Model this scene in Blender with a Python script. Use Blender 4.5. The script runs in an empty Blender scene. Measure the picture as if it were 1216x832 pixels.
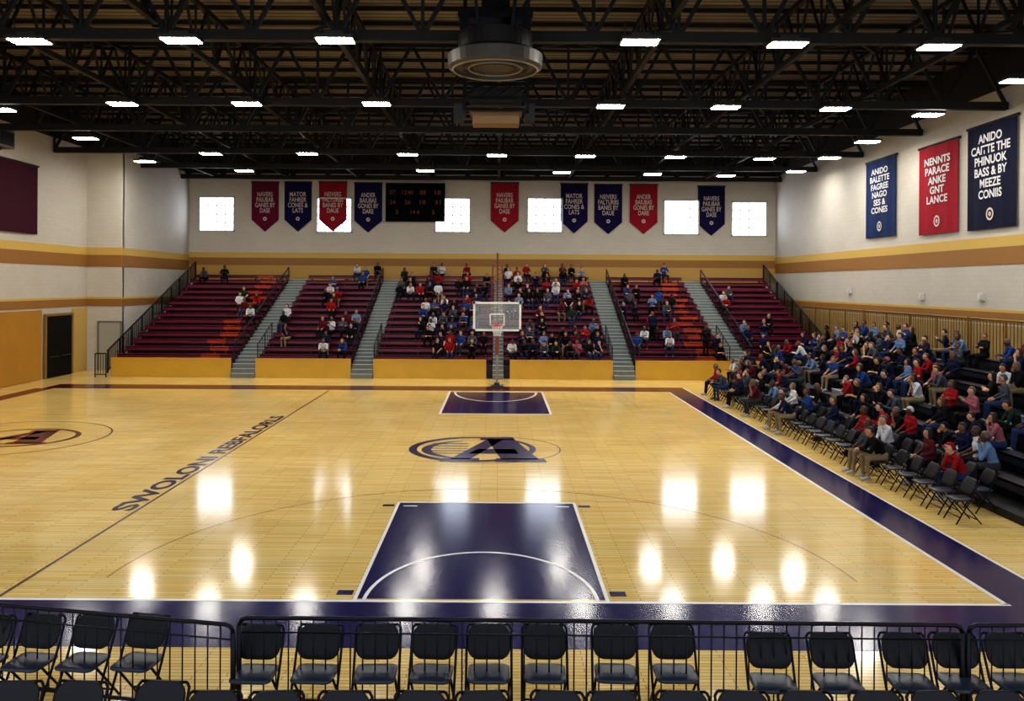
import bpy, bmesh, math, random
from mathutils import Vector, Matrix
random.seed(7)
sc=bpy.context.scene
COL=sc.collection
H=4.8; F=1000.0; VX=592.0; VY=338.0; ROLL=math.radians(0.35)
def dxy(x,y):
    dx=x-VX; dy=y-VY; c=math.cos(ROLL); s=math.sin(ROLL)
    return dx*c+dy*s, -dx*s+dy*c
def G(x,y,z=0.0):
    dx,dy=dxy(x,y); D=(H-z)*F/dy
    return Vector((dx*D/F, D, z))
def P(x,y,D):
    dx,dy=dxy(x,y)
    return Vector((dx*D/F, D, H-dy*D/F))
def proj(p):
    dx=p[0]*F/p[1]; dy=(H-p[2])*F/p[1]; c=math.cos(ROLL); s=math.sin(ROLL)
    return VX+dx*c-dy*s, VY+dx*s+dy*c
# ---------------- materials
def lin(h):
    h=h.lstrip('#'); r=[int(h[i:i+2],16)/255 for i in (0,2,4)]
    return tuple((c/12.92 if c<=0.04045 else ((c+0.055)/1.055)**2.4) for c in r)+(1,)
MC={}
def M(name,hexc,rough=0.6,metal=0.0,emit=0,noise=0.0,nscale=8,bump=0.0,alpha=1.0,spec=None,ecol=None):
    if name in MC: return MC[name]
    m=bpy.data.materials.new(name); m.use_nodes=True
    nt=m.node_tree; b=nt.nodes['Principled BSDF']
    c=lin(hexc); b.inputs['Base Color'].default_value=c
    b.inputs['Roughness'].default_value=rough; b.inputs['Metallic'].default_value=metal
    if spec is not None: b.inputs['Specular IOR Level'].default_value=spec
    if emit:
        b.inputs['Emission Color'].default_value=lin(ecol) if ecol else c
        b.inputs['Emission Strength'].default_value=emit
    if alpha<1: b.inputs['Alpha'].default_value=alpha
    if noise>0 or bump>0:
        tc=nt.nodes.new('ShaderNodeTexCoord'); n=nt.nodes.new('ShaderNodeTexNoise')
        n.inputs['Scale'].default_value=nscale; n.inputs['Detail'].default_value=4
        nt.links.new(tc.outputs['Object'],n.inputs['Vector'])
        if noise>0:
            r=nt.nodes.new('ShaderNodeValToRGB')
            r.color_ramp.elements[0].position=0.3; r.color_ramp.elements[1].position=0.7
            r.color_ramp.elements[0].color=tuple(v*(1-noise) for v in c[:3])+(1,)
            r.color_ramp.elements[1].color=tuple(min(1,v*(1+noise)) for v in c[:3])+(1,)
            nt.links.new(n.outputs['Fac'],r.inputs['Fac']); nt.links.new(r.outputs['Color'],b.inputs['Base Color'])
        if bump>0:
            bp=nt.nodes.new('ShaderNodeBump'); bp.inputs['Strength'].default_value=bump; bp.inputs['Distance'].default_value=0.02
            nt.links.new(n.outputs['Fac'],bp.inputs['Height']); nt.links.new(bp.outputs['Normal'],b.inputs['Normal'])
    MC[name]=m; return m
def brickmat(name,c1,c2,cm,w,h,mortar,rough,bump=0,var=0.0,plane='XY',spec=0.5,off=0.5):
    m=bpy.data.materials.new(name); m.use_nodes=True; nt=m.node_tree; b=nt.nodes['Principled BSDF']
    tc=nt.nodes.new('ShaderNodeTexCoord'); br=nt.nodes.new('ShaderNodeTexBrick')
    br.inputs['Scale'].default_value=1; br.inputs['Brick Width'].default_value=w; br.inputs['Row Height'].default_value=h
    br.inputs['Mortar Size'].default_value=mortar; br.inputs['Color1'].default_value=lin(c1); br.inputs['Color2'].default_value=lin(c2)
    br.inputs['Mortar'].default_value=lin(cm); br.offset=off
    sep=nt.nodes.new('ShaderNodeSeparateXYZ'); cb=nt.nodes.new('ShaderNodeCombineXYZ')
    nt.links.new(tc.outputs['Object'],sep.inputs[0])
    nt.links.new(sep.outputs[plane[0]],cb.inputs['X']); nt.links.new(sep.outputs[plane[1]],cb.inputs['Y'])
    nt.links.new(cb.outputs[0],br.inputs['Vector'])
    out=br.outputs['Color']
    if var>0:
        n=nt.nodes.new('ShaderNodeTexNoise'); n.inputs['Scale'].default_value=0.5; n.inputs['Detail'].default_value=5
        nt.links.new(tc.outputs['Object'],n.inputs['Vector'])
        mr=nt.nodes.new('ShaderNodeMapRange'); mr.inputs['From Min'].default_value=0.3; mr.inputs['From Max'].default_value=0.7
        mr.inputs['To Min'].default_value=1-var; mr.inputs['To Max'].default_value=1+var
        nt.links.new(n.outputs['Fac'],mr.inputs['Value'])
        mx=nt.nodes.new('ShaderNodeVectorMath'); mx.operation='SCALE'
        nt.links.new(out,mx.inputs[0]); nt.links.new(mr.outputs[0],mx.inputs['Scale']); out=mx.outputs[0]
    nt.links.new(out,b.inputs['Base Color'])
    b.inputs['Roughness'].default_value=rough; b.inputs['Specular IOR Level'].default_value=spec
    if bump>0:
        bp=nt.nodes.new('ShaderNodeBump'); bp.inputs['Strength'].default_value=bump; bp.inputs['Distance'].default_value=0.01; bp.invert=True
        nt.links.new(br.outputs['Fac'],bp.inputs['Height']); nt.links.new(bp.outputs['Normal'],b.inputs['Normal'])
    return m
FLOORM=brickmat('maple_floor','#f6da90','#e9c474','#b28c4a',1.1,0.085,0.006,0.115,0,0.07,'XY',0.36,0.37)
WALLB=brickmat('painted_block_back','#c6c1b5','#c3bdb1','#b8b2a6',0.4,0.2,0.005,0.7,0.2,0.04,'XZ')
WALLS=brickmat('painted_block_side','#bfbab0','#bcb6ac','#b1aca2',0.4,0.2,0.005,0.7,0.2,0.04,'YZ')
NAVYP=M('navy_paint','#1a1450',0.15,noise=0.12,nscale=1.5,spec=0.25)
EMBN=M('emblem_navy','#12104a',0.2,spec=0.2)
WHITEP=M('white_paint','#f2efe6',0.25)
MAROONP=M('maroon_paint','#561624',0.2,noise=0.1,spec=0.3)
ORANGEP=M('orange_paint','#a8552c',0.25)
LINEP=M('thin_line_paint','#5a4230',0.2)
ARCP=M('faint_arc_paint','#a98648',0.15)
BLACKM=M('black_metal','#0e0e12',0.4,0.6)
HANDR=M('handrail_steel','#24262c',0.35,0.6)
DARKM=M('truss_steel','#151310',0.6,0.2,noise=0.2,nscale=3)
GALV=M('grey_steel','#3c3d40',0.45,0.6)
SEATM=M('maroon_seat','#681a34',0.32,noise=0.14,nscale=2)
SEATO=M('orange_seat','#ad3a1e',0.4,noise=0.16,nscale=2)
RISERM=M('dark_riser','#241018',0.6)
GOLDP=M('gold_panel','#c8a038',0.45,noise=0.06,nscale=1)
STEPG=M('step_grey','#747b7a',0.6,noise=0.1)
NOSE=M('step_nosing','#ccd0cb',0.5)
# ---------------- mesh builder
class MB:
    def __init__(s): s.v=[]; s.f=[]; s.m=[]
    def box(s,c,d,R=None,mi=0):
        i=len(s.v)
        for x in (-.5,.5):
            for y in (-.5,.5):
                for z in (-.5,.5):
                    p=Vector((x*d[0],y*d[1],z*d[2]))
                    if R is not None: p=R@p
                    s.v.append(tuple(p+Vector(c)))
        for f in ((0,1,3,2),(4,6,7,5),(0,4,5,1),(2,3,7,6),(0,2,6,4),(1,5,7,3)):
            s.f.append(tuple(i+k for k in f)); s.m.append(mi)
        return s
    def beam(s,a,b,w,h,mi=0):
        a=Vector(a); b=Vector(b); d=b-a; L=d.length
        x=d.normalized(); up=Vector((0,0,1)) if abs(x.z)<0.98 else Vector((0,1,0))
        y=up.cross(x).normalized(); z=x.cross(y)
        R=Matrix((x,y,z)).transposed()
        return s.box((a+b)/2,(L,w,h),R,mi)
    def tube(s,pts,r,n=8,mi=0,caps=True):
        pts=[Vector(p) for p in pts]; rs=r if isinstance(r,(list,tuple)) else [r]*len(pts)
        base=len(s.v); prev=None
        for k,p in enumerate(pts):
            if k==0: d=pts[1]-p
            elif k==len(pts)-1: d=p-pts[k-1]
            else: d=(pts[k+1]-p).normalized()+(p-pts[k-1]).normalized()
            d.normalize()
            if prev is None:
                up=Vector((0,0,1)) if abs(d.z)<0.9 else Vector((0,1,0))
                u=up.cross(d).normalized()
            else:
                u=(prev-d*prev.dot(d)).normalized()
            prev=u; w=d.cross(u)
            for j in range(n):
                a=2*math.pi*j/n
                s.v.append(tuple(p+(u*math.cos(a)+w*math.sin(a))*rs[k]))
        for k in range(len(pts)-1):
            for j in range(n):
                a=base+k*n+j; b=base+k*n+(j+1)%n
                s.f.append((a,b,b+n,a+n)); s.m.append(mi)
        if caps:
            s.f.append(tuple(base+j for j in reversed(range(n)))); s.m.append(mi)
            e=base+(len(pts)-1)*n
            s.f.append(tuple(e+j for j in range(n))); s.m.append(mi)
        return s
    def ell(s,c,r,nu=12,nv=8,mi=0):
        base=len(s.v); c=Vector(c)
        for i in range(nv+1):
            t=math.pi*i/nv
            for j in range(nu):
                a=2*math.pi*j/nu
                s.v.append((c.x+r[0]*math.sin(t)*math.cos(a),c.y+r[1]*math.sin(t)*math.sin(a),c.z+r[2]*math.cos(t)))
        for i in range(nv):
            for j in range(nu):
                a=base+i*nu+j; b=base+i*nu+(j+1)%nu
                s.f.append((a,a+nu,b+nu,b)); s.m.append(mi)
        return s
    def poly(s,pts,mi=0):
        i=len(s.v)
        for p in pts: s.v.append(tuple(p))
        s.f.append(tuple(range(i,i+len(pts)))); s.m.append(mi); return s
    def prism(s,pts,off,mi=0):
        n=len(pts); i=len(s.v); off=Vector(off)
        for p in pts: s.v.append(tuple(p))
        for p in pts: s.v.append(tuple(Vector(p)+off))
        s.f.append(tuple(range(i,i+n))); s.f.append(tuple(reversed(range(i+n,i+2*n)))); s.m+= [mi,mi]
        for k in range(n):
            s.f.append((i+k,i+n+k,i+n+(k+1)%n,i+(k+1)%n)); s.m.append(mi)
        return s
    def mesh(s,name,mats,smooth=False,fix=True):
        me=bpy.data.meshes.new(name); me.from_pydata(s.v,[],s.f)
        if not isinstance(mats,(list,tuple)): mats=[mats]
        for m in mats: me.materials.append(m)
        me.polygons.foreach_set('material_index',s.m)
        if fix:
            bm=bmesh.new(); bm.from_mesh(me); bmesh.ops.remove_doubles(bm,verts=bm.verts,dist=1e-6)
            bmesh.ops.recalc_face_normals(bm,faces=bm.faces); bm.to_mesh(me); bm.free()
        if smooth:
            me.polygons.foreach_set('use_smooth',[True]*len(me.polygons))
        me.update(); return me
def add(name,data,parent=None,loc=(0,0,0),rot=(0,0,0),scale=None,label=None,cat=None,group=None,kind=None):
    o=bpy.data.objects.new(name,data); o.location=loc; o.rotation_euler=rot
    if scale is not None: o.scale=(scale,)*3 if not isinstance(scale,(tuple,list)) else scale
    if parent is not None: o.parent=parent
    if label: o['label']=label
    if cat: o['category']=cat
    if group: o['group']=group
    if kind: o['kind']=kind
    COL.objects.link(o); return o
def inst(name,parts,loc=(0,0,0),rotz=0,label=None,cat=None,group=None,scale=None):
    r=add(name,None,loc=loc,rot=(0,0,rotz),label=label,cat=cat,group=group,scale=scale)
    for pn,me in parts: add(pn,me,parent=r)
    return r
def textmesh(s,size,mat,offset=0.0,space=1.0,shear=0.0,line=0.85):
    cu=bpy.data.curves.new('lettering','FONT'); cu.body=s; cu.size=size; cu.align_x='CENTER'; cu.align_y='CENTER'
    cu.offset=offset; cu.space_character=space; cu.shear=shear; cu.space_line=line; cu.resolution_u=3
    o=bpy.data.objects.new('lettering_tmp',cu); COL.objects.link(o)
    dg=bpy.context.evaluated_depsgraph_get(); dg.update()
    me=bpy.data.meshes.new_from_object(o.evaluated_get(dg)); me.materials.clear(); me.materials.append(mat)
    bpy.data.objects.remove(o); bpy.data.curves.remove(cu); return me
def fit(me,w,h):
    xs=[v.co.x for v in me.vertices]; ys=[v.co.y for v in me.vertices]
    cx=(max(xs)+min(xs))/2; cy=(max(ys)+min(ys))/2; sx=w/(max(xs)-min(xs)); sy=h/(max(ys)-min(ys))
    for v in me.vertices: v.co.x=(v.co.x-cx)*sx; v.co.y=(v.co.y-cy)*sy
    return me
# ---------------- room dims
XL=-22.5; XJ=-20.6; YJ=46.0; XR=18.4; YB=56.0; ZT=13.7
fl=add('floor',MB().box(((XL+XR)/2,(1+YB)/2,-0.1),(XR-XL+0.4,YB-1+0.4,0.2)).mesh('floor',FLOORM),label='glossy maple basketball court floor with painted lines',kind='structure')
def wall(name,c,d,mat,label):
    return add(name,MB().box((0,0,0),d).mesh(name,mat),loc=c,label=label,kind='structure')
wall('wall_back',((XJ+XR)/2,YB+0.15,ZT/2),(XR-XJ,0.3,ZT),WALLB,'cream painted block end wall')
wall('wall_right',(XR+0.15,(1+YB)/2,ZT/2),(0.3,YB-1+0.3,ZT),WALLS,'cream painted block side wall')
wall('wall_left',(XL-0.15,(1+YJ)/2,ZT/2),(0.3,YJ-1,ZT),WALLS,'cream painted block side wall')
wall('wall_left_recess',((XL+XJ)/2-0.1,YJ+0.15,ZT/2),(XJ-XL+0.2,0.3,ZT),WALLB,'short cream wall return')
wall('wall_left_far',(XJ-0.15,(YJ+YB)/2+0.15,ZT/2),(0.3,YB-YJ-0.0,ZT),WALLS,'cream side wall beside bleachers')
def deckmat():
    m=bpy.data.materials.new('ribbed_deck'); m.use_nodes=True; nt=m.node_tree; b=nt.nodes['Principled BSDF']
    tc=nt.nodes.new('ShaderNodeTexCoord'); w=nt.nodes.new('ShaderNodeTexWave'); w.wave_type='BANDS'; w.bands_direction='Y'
    w.inputs['Scale'].default_value=0.9; w.inputs['Distortion'].default_value=0
    nt.links.new(tc.outputs['Object'],w.inputs['Vector'])
    r=nt.nodes.new('ShaderNodeValToRGB'); r.color_ramp.elements[0].color=lin('#4c4640'); r.color_ramp.elements[1].color=lin('#857d73')
    nt.links.new(w.outputs['Fac'],r.inputs['Fac']); nt.links.new(r.outputs['Color'],b.inputs['Base Color'])
    b.inputs['Roughness'].default_value=0.7; return m
add('ceiling',MB().box((0,0,0),(XR-XL+0.4,YB-9,0.2)).mesh('ceiling',deckmat()),loc=((XL+XR)/2,(10+YB)/2,ZT+0.1),label='dark grey-brown ribbed metal roof deck',kind='structure')
# trims
YEL=M('pale_gold_trim','#c6a556',0.6); TAN=M('ochre_trim','#946832',0.6); MUT=M('muted_gold_trim','#b8924a',0.6); CRM=M('cream_gold_trim','#c0a058',0.6); DKB=M('dark_fascia','#1a1613',0.7)
tn=[0]
def trim(c,d,mat,label):
    tn[0]+=1
    add('trim_%d'%tn[0],MB().box((0,0,0),d).mesh('trim',mat),loc=c,label=label,kind='structure')
def band(z0,z1,mat,lab,which='brlj'):
    zc=(z0+z1)/2; h=z1-z0
    if 'b' in which: trim(((XJ+XR)/2,YB-0.01,zc),(XR-XJ-0.06,0.02,h),mat,lab)
    if 'r' in which: trim((XR-0.01,(1+YB)/2,zc),(0.02,YB-1,h),mat,lab)
    if 'l' in which: trim((XL+0.01,(1+YJ)/2,zc),(0.02,YJ-1,h),mat,lab)
    if 'j' in which:
        trim(((XL+XJ)/2,YJ-0.01,zc),(XJ-XL,0.02,h),mat,lab); trim((XJ+0.01,(YJ+YB)/2,zc),(0.02,YB-YJ,h),mat,lab)
band(6.5,6.85,YEL,'pale gold wall stripe','b'); band(6.0,6.5,TAN,'ochre wall stripe','b'); band(5.0,6.0,MUT,'muted gold wall stripe','b')
band(6.3,6.7,YEL,'pale gold wall stripe','rlj'); band(5.65,6.3,TAN,'ochre wall stripe','rlj')
band(3.5,3.9,TAN,'ochre wall stripe','rlj'); band(3.9,4.0,YEL,'thin pale gold stripe','rlj')
band(12.1,ZT,DKB,'dark steel fascia under roof','brlj')
add('wall_wainscot',MB().box((0,0,0),(0.06,28,3.4)).mesh('w',M('gold_wainscot','#ad7e2c',0.5,noise=0.06,nscale=1)),loc=(XL+0.03,41.4-14,1.72),label='gold painted lower wall padding',kind='structure')
trim((XL+0.02,45.2,1.7),(0.04,1.6,3.45),CRM,'gold painted lower wall panel')
trim((XR-0.02,30,1.7),(0.04,50,3.45),M('beige_lower','#a88e5c',0.6),'beige lower wall')
# ---------------- court markings (children of floor)
def mark(name,mb,mat,z,lab=None):
    me=mb.mesh(name,mat); o=add(name,me,parent=fl,loc=(0,0,z))
    if lab:o['label']=lab
    return o
def rect(x0,x1,y0,y1): return MB().poly([(x0,y0,0),(x1,y0,0),(x1,y1,0),(x0,y1,0)])
def arc(cx,cy,rx,ry,a0,a1,w,n=64,w2=None):
    mb=MB(); prev=None
    for i in range(n+1):
        t=i/n; a=math.radians(a0+(a1-a0)*t); ww=w if w2 is None else w+(w2-w)*math.sin(math.pi*t)
        p=[(cx+(rx-ww/2)*math.cos(a),cy+(ry-ww/2)*math.sin(a),0),(cx+(rx+ww/2)*math.cos(a),cy+(ry+ww/2)*math.sin(a),0)]
        if prev: mb.poly([prev[0],prev[1],p[1],p[0]])
        prev=p
    return mb
Y0=12.75; Y1=37.9
mark('baseline_border',rect(-20.5,8.7,11.1,Y0),NAVYP,0.002,'navy painted court border')
mark('sideline_border',rect(7.72,8.7,Y0,Y1+0.2),NAVYP,0.002,'navy painted court border')
mark('far_border',rect(-20.6,8.7,Y1+0.2,39.7),MAROONP,0.002,'maroon painted court border')
mark('outer_border',rect(-20.9,-20.1,26,Y1+0.2),MAROONP,0.002,'maroon painted border')
mark('court_line',rect(-20.5,7.78,Y0-0.04,Y0+0.04),WHITEP,0.004,'white baseline')
mark('court_line',rect(7.68,7.76,Y0,Y1),WHITEP,0.004,'white sideline')
mark('court_line',rect(8.68,8.74,11.1,39.7),WHITEP,0.004,'thin white edge line')
mark('court_line',rect(-7.62,-7.56,Y0,Y1),LINEP,0.004,'thin dark sideline')
mark('court_line',rect(-20,7.7,Y1-0.0,Y1+0.05),WHITEP,0.004)
mark('court_line',arc(-0.24,13.7,6.1,6.1,0,180,0.035),ARCP,0.004,'thin three-point arc')
kx0,kx1=-2.13,1.66
mark('key_paint',rect(kx0,kx1,Y0+0.1,18.5),NAVYP,0.003,'navy painted free-throw lane')
for r in (rect(kx0-0.06,kx0,Y0,18.56),rect(kx1,kx1+0.06,Y0,18.56),rect(kx0-0.06,kx1+0.06,18.5,18.58)):
    mark('court_line',r,WHITEP,0.005,'white lane line')
mark('court_line',arc(-0.24,Y0+0.05,1.78,2.3,0,180,0.06),WHITEP,0.006,'white arc inside lane')
for sx in (kx0-0.35,kx1+0.1):
    mark('lane_block',rect(sx,sx+0.25,18.2,18.35),EMBN,0.004); mark('lane_block',rect(sx,sx+0.25,13.0,13.2),EMBN,0.004)
mark('lane_block',rect(kx0+0.1,kx0+0.4,18.2,18.26),WHITEP,0.006); mark('lane_block',rect(kx1-0.4,kx1-0.1,18.2,18.26),WHITEP,0.006)
mark('key_paint',rect(-2.1,1.93,31.4,37.6),NAVYP,0.003,'navy painted free-throw lane')
for r in (rect(-2.2,-2.1,31.3,37.8),rect(1.93,2.03,31.3,37.8),rect(-2.2,2.03,31.2,31.32),rect(-2.2,2.03,37.6,37.7)):
    mark('court_line',r,WHITEP,0.005,'white lane line')
mark('court_line',arc(-0.1,37.6,1.8,3.0,180,360,0.1),WHITEP,0.006,'white arc inside lane')
# centre emblem
cx,cy=-0.37,24.65
mark('court_line',arc(cx,cy,2.2,2.0,0,360,0.035,96),LINEP,0.004,'thin centre circle')
mark('floor_emblem',arc(cx-0.35,cy,1.75,1.75,40,400,0.15,96,0.24),EMBN,0.005,'navy oval ring of centre emblem')
mark('floor_emblem',arc(cx-0.35,cy-0.1,1.35,1.3,105,265,0.06,48,0.28),EMBN,0.005,'inner crescent of centre emblem')
mb=MB()
for k in range(5):
    yy=cy-0.75+0.36*k; mb.poly([(cx-1.6,yy,0),(cx-0.5,yy,0),(cx-0.5,yy+0.09,0),(cx-1.55,yy+0.09,0)])
mark('floor_emblem',mb,EMBN,0.0055,'fine navy lines inside emblem oval')
def A_letter(ox,oy,sx,sy):
    mb=MB()
    L=lambda pts: mb.poly([(ox+x*sx,oy+y*sy,0) for x,y in pts])
    L([(-1.05,-1.25),(-0.55,-1.25),(0.34,1.25),(-0.12,1.25)])
    L([(-0.15,1.25),(0.62,1.25),(1.2,-1.25),(0.25,-1.25)])
    L([(-0.6,-0.6),(-0.36,-0.05),(0.62,-0.05),(0.7,-0.6)])
    L([(-1.3,-1.5),(-0.3,-1.5),(-0.3,-1.12),(-1.22,-1.12)])
    L([(0.08,-1.5),(1.38,-1.5),(1.32,-1.12),(0.12,-1.12)])
    L([(-0.35,1.12),(0.64,1.12),(0.6,1.5),(-0.3,1.5)])
    return mb
mark('floor_emblem',A_letter(cx+0.2,cy,1.1,1.22),EMBN,0.007,'bold navy block letter A of centre emblem')
# second court emblem
ex,ey=-15.2,26.0
mark('court_line',arc(ex,ey,3.0,3.0,0,360,0.05,96),MAROONP,0.004,'thin maroon circle')
mark('floor_emblem',arc(ex+0.5,ey,1.6,1.5,200,520,0.08,64,0.16),MAROONP,0.005,'maroon oval emblem ring')
mark('floor_emblem',arc(ex+0.6,ey-0.3,1.2,0.8,190,330,0.03,40,0.14),ORANGEP,0.006,'orange swoosh emblem')
mark('floor_emblem',A_letter(ex+0.5,ey+0.1,0.9,0.8),MAROONP,0.007,'maroon letter of side court emblem')
tm=fit(textmesh('SWOLONI REBFALORLS',0.7,M('lettering_paint','#2a1f44',0.2,spec=0.2),0.022,0.98),12.8,0.5)
o=add('floor_lettering',tm,parent=fl,loc=(-7.93,24.1,0.004),rot=(0,0,math.pi/2)); o['label']='navy lettering along the sideline'
# ---------------- windows
GLASS=M('bright_glass','#ffffff',0.3,emit=5.5,ecol='#e6f0ff'); FR=M('window_frame','#c8c6bf',0.5)
wn=0
for (x,y) in ((257.5,254),(397,255.5),(537.5,255.5),(647,255.5),(809,258),(889.5,260)):
    wn+=1; c=P(x,y,YB-0.05); w=2.3; h=2.25
    g=add('window_%d'%wn,MB().box((0,0,0),(w,0.04,h)).mesh('glass',GLASS),loc=(c.x,YB-0.03,c.z),label='square frosted gym window lit by daylight',kind='structure')
    mb=MB()
    for s in (-1,1):
        mb.box((s*w/2,-0.03,0),(0.09,0.1,h+0.09)); mb.box((0,-0.03,s*h/2),(w+0.09,0.1,0.09))
    add('window_frame',mb.mesh('wf',FR),parent=g)
    mb=MB()
    for k in (-1,0,1): mb.box((k*w/4,-0.03,0),(0.055,0.04,h))
    for k in (-1,0,1): mb.box((0,-0.03,k*h/4),(w,0.04,0.055))
    add('muntins',mb.mesh('mt',M('muntin','#7c848c',0.5)),parent=g)
# ---------------- doors
dk=M('dark_doorway','#08080a',0.6,spec=0.2); DRF=M('door_frame','#8f6a2c',0.5)
d=add('door_1',MB().box((0,0,0),(0.05,2.5,3.1)).mesh('d',dk),loc=(XL+0.09,42.95,1.55),label='dark double exit door in side wall',kind='structure')
add('door_frame',MB().box((0.02,-1.3,0),(0.1,0.12,3.2)).box((0.02,1.3,0),(0.1,0.12,3.2)).box((0.02,0,1.6),(0.1,2.7,0.12)).mesh('df',DRF),parent=d)
add('push_bar',MB().tube([(0.08,-1.05,-0.5),(0.08,-0.15,-0.5)],0.03).tube([(0.08,0.15,-0.5),(0.08,1.05,-0.5)],0.03).mesh('pb',GALV),parent=d)
d=add('door_2',MB().box((0,0,0),(1.15,0.05,2.6)).mesh('d2',M('grey_door','#a9a698',0.5)),loc=(-21.2,YJ-0.04,1.3),label='light grey utility door',kind='structure')
add('door_frame',MB().box((-0.62,0,0),(0.1,0.09,2.7)).box((0.62,0,0),(0.1,0.09,2.7)).box((0,0,1.35),(1.3,0.09,0.1)).mesh('df2',M('door_frame_grey','#77736a',0.5)),parent=d)
add('door_handle',MB().tube([(0.4,-0.06,-0.25),(0.52,-0.06,-0.25)],0.025).mesh('dh',GALV),parent=d)
# ---------------- banners
BN={'maroon':M('maroon_cloth','#661434',0.85,noise=0.06,spec=0.2),'navy':M('navy_cloth','#191242',0.85,noise=0.06,spec=0.2),'red':M('red_cloth','#921a2c',0.85,noise=0.06,spec=0.2),'blue':M('blue_cloth','#182c56',0.85,noise=0.06,spec=0.2),'dark maroon':M('dark_maroon_cloth','#3a0f22',0.85,noise=0.06,spec=0.2),'black navy':M('black_navy_cloth','#141630',0.85,noise=0.06,spec=0.2)}
LET=M('banner_lettering','#c9bdb8',0.7); ROD=M('banner_rod','#1a1a1a',0.5)
CN={'maroon':'maroon','navy':'navy purple','red':'crimson red','blue':'blue','dark maroon':'dark maroon','black navy':'dark navy'}
words=['NAVERS\nPAIUBAR\nGANES BY\nDASE','MATOR\nFAHRER\nCONES &\nLATS','NEIVERS\nFALTURBS\nBANES BY\nDAUE','ANDER\nBAIUBAS\nGONES BY\nDARE']
pn=[(299,331,216,'maroon'),(338,370,216,'navy'),(379,412,216,'red'),(421,454,217,'navy'),(583,616,217,'red'),(666,698,218,'navy'),(706,739,219,'navy'),(748,781,219,'red'),(829,861,221,'navy')]
def pennant(w,h,flat=False,amp=0.015):
    mb=MB(); n=8
    top=h/2; bot=-h/2; sh=bot+(0 if flat else 0.24*h)
    pts=[]
    for i in range(n+1):
        x=-w/2+w*i/n
        zb=sh+(bot-sh)*(1-abs(x)/(w/2)) if not flat else bot
        pts.append((x,amp*math.sin(i*1.9),top,zb))
    for i in range(n):
        a=pts[i];b=pts[i+1]
        mb.prism([(a[0],a[1],a[2]),(b[0],b[1],b[2]),(b[0],b[1],b[3]),(a[0],a[1],a[3])],(0,0.01,0))
    return mb
def discring(ro,ri,n=18):
    ring=MB()
    for i in range(n):
        a0=2*math.pi*i/n;a1=2*math.pi*(i+1)/n
        ring.poly([(ro*math.cos(a0),0,ro*math.sin(a0)),(ro*math.cos(a1),0,ro*math.sin(a1)),(ri*math.cos(a1),0,ri*math.sin(a1)),(ri*math.cos(a0),0,ri*math.sin(a0))])
    return ring
for k,(x0,x1,yt,cn) in enumerate(pn):
    D=YB-0.10; a=P(x0,yt,D); b=P(x1,yt,D); c=P((x0+x1)/2,yt+59,D); w=b.x-a.x; h=(a.z+b.z)/2-c.z
    o=add('pennant_banner',pennant(w,h).mesh('pb',BN[cn]),loc=((a.x+b.x)/2,D,c.z+h/2),label='%s pointed championship banner with white lettering'%CN[cn],cat='banner',group='pennants on the end wall')
    t=fit(textmesh(words[k%4],0.4,LET,0.006),w*0.74,h*0.42); add('banner_lettering',t,parent=o,loc=(0,-0.03,0.09*h),rot=(math.pi/2,0,0))
    add('banner_emblem',discring(0.13,0.05).mesh('be',LET),parent=o,loc=(0,-0.03,-0.24*h))
    add('banner_rod',MB().tube([(-w/2-0.04,0.035,h/2),(w/2+0.04,0.035,h/2)],0.05,6).mesh('br',ROD),parent=o)
def sidebanner(y0,y1,z0,z1,cn,text,side,tw=0.8,th=0.6,bands=None):
    w=y1-y0; h=z1-z0
    rot=(0,0,-math.pi/2) if side=='r' else (0,0,math.pi/2)
    x=XR-0.10 if side=='r' else XL+0.10
    o=add('hanging_banner',pennant(w,h,True,0.02).mesh('hb',BN[cn]),loc=(x,(y0+y1)/2,(z0+z1)/2),rot=rot,label='large rectangular %s cloth banner%s'%(CN[cn],' with white lettering' if text else ''),cat='banner')
    if text:
        t=fit(textmesh(text,0.5,M('banner_lettering_bright','#cfcfd2',0.7),0.014,line=0.95),w*tw,h*th); add('banner_lettering',t,parent=o,loc=(0,-0.035,0.1*h),rot=(math.pi/2,0,0))
        add('banner_emblem',discring(0.24,0.16,20).mesh('be',LET),parent=o,loc=(0,-0.035,-0.36*h))
        add('banner_emblem',discring(0.09,0.02,12).mesh('be',LET),parent=o,loc=(0,-0.035,-0.36*h))
    add('banner_rod',MB().tube([(-w/2-0.1,0.03,h/2),(w/2+0.1,0.03,h/2)],0.055,6).mesh('br',ROD),parent=o)
sidebanner(29.8,32.9,7.0,10.95,'black navy','ANIDO\nCAITTE THE\nPHINUOK\nBASS & BY\nMEEZE\nCONIIS','r',0.8,0.62)
sidebanner(33.6,36.7,7.05,10.8,'red','NENNTS\nPARACE\nANKE\nGNT\nLANCE','r',0.66,0.52)
sidebanner(38.9,42.0,7.2,10.95,'blue','ANIDO\nBALETTE\nFAGREE\nNAGO\nSES &\nCONES','r',0.66,0.58)
sidebanner(33.5,40.9,7.1,10.4,'dark maroon',None,'l')
sp=add('wall_speaker',MB().box((0.25,0,0),(0.5,1.2,0.8)).mesh('sp',M('speaker_tan','#6d6357',0.6)),loc=(XL+0.01,37.6,11.2),label='small tan loudspeaker box mounted high on wall',cat='speaker')
add('speaker_grille',MB().box((0.52,0,0),(0.04,1.0,0.6)).mesh('sg',BLACKM),parent=sp)
add('bracket',MB().beam((0.0,0,-0.6),(0.3,0,-0.4),0.08,0.08).mesh('sb',GALV),parent=sp)
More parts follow.
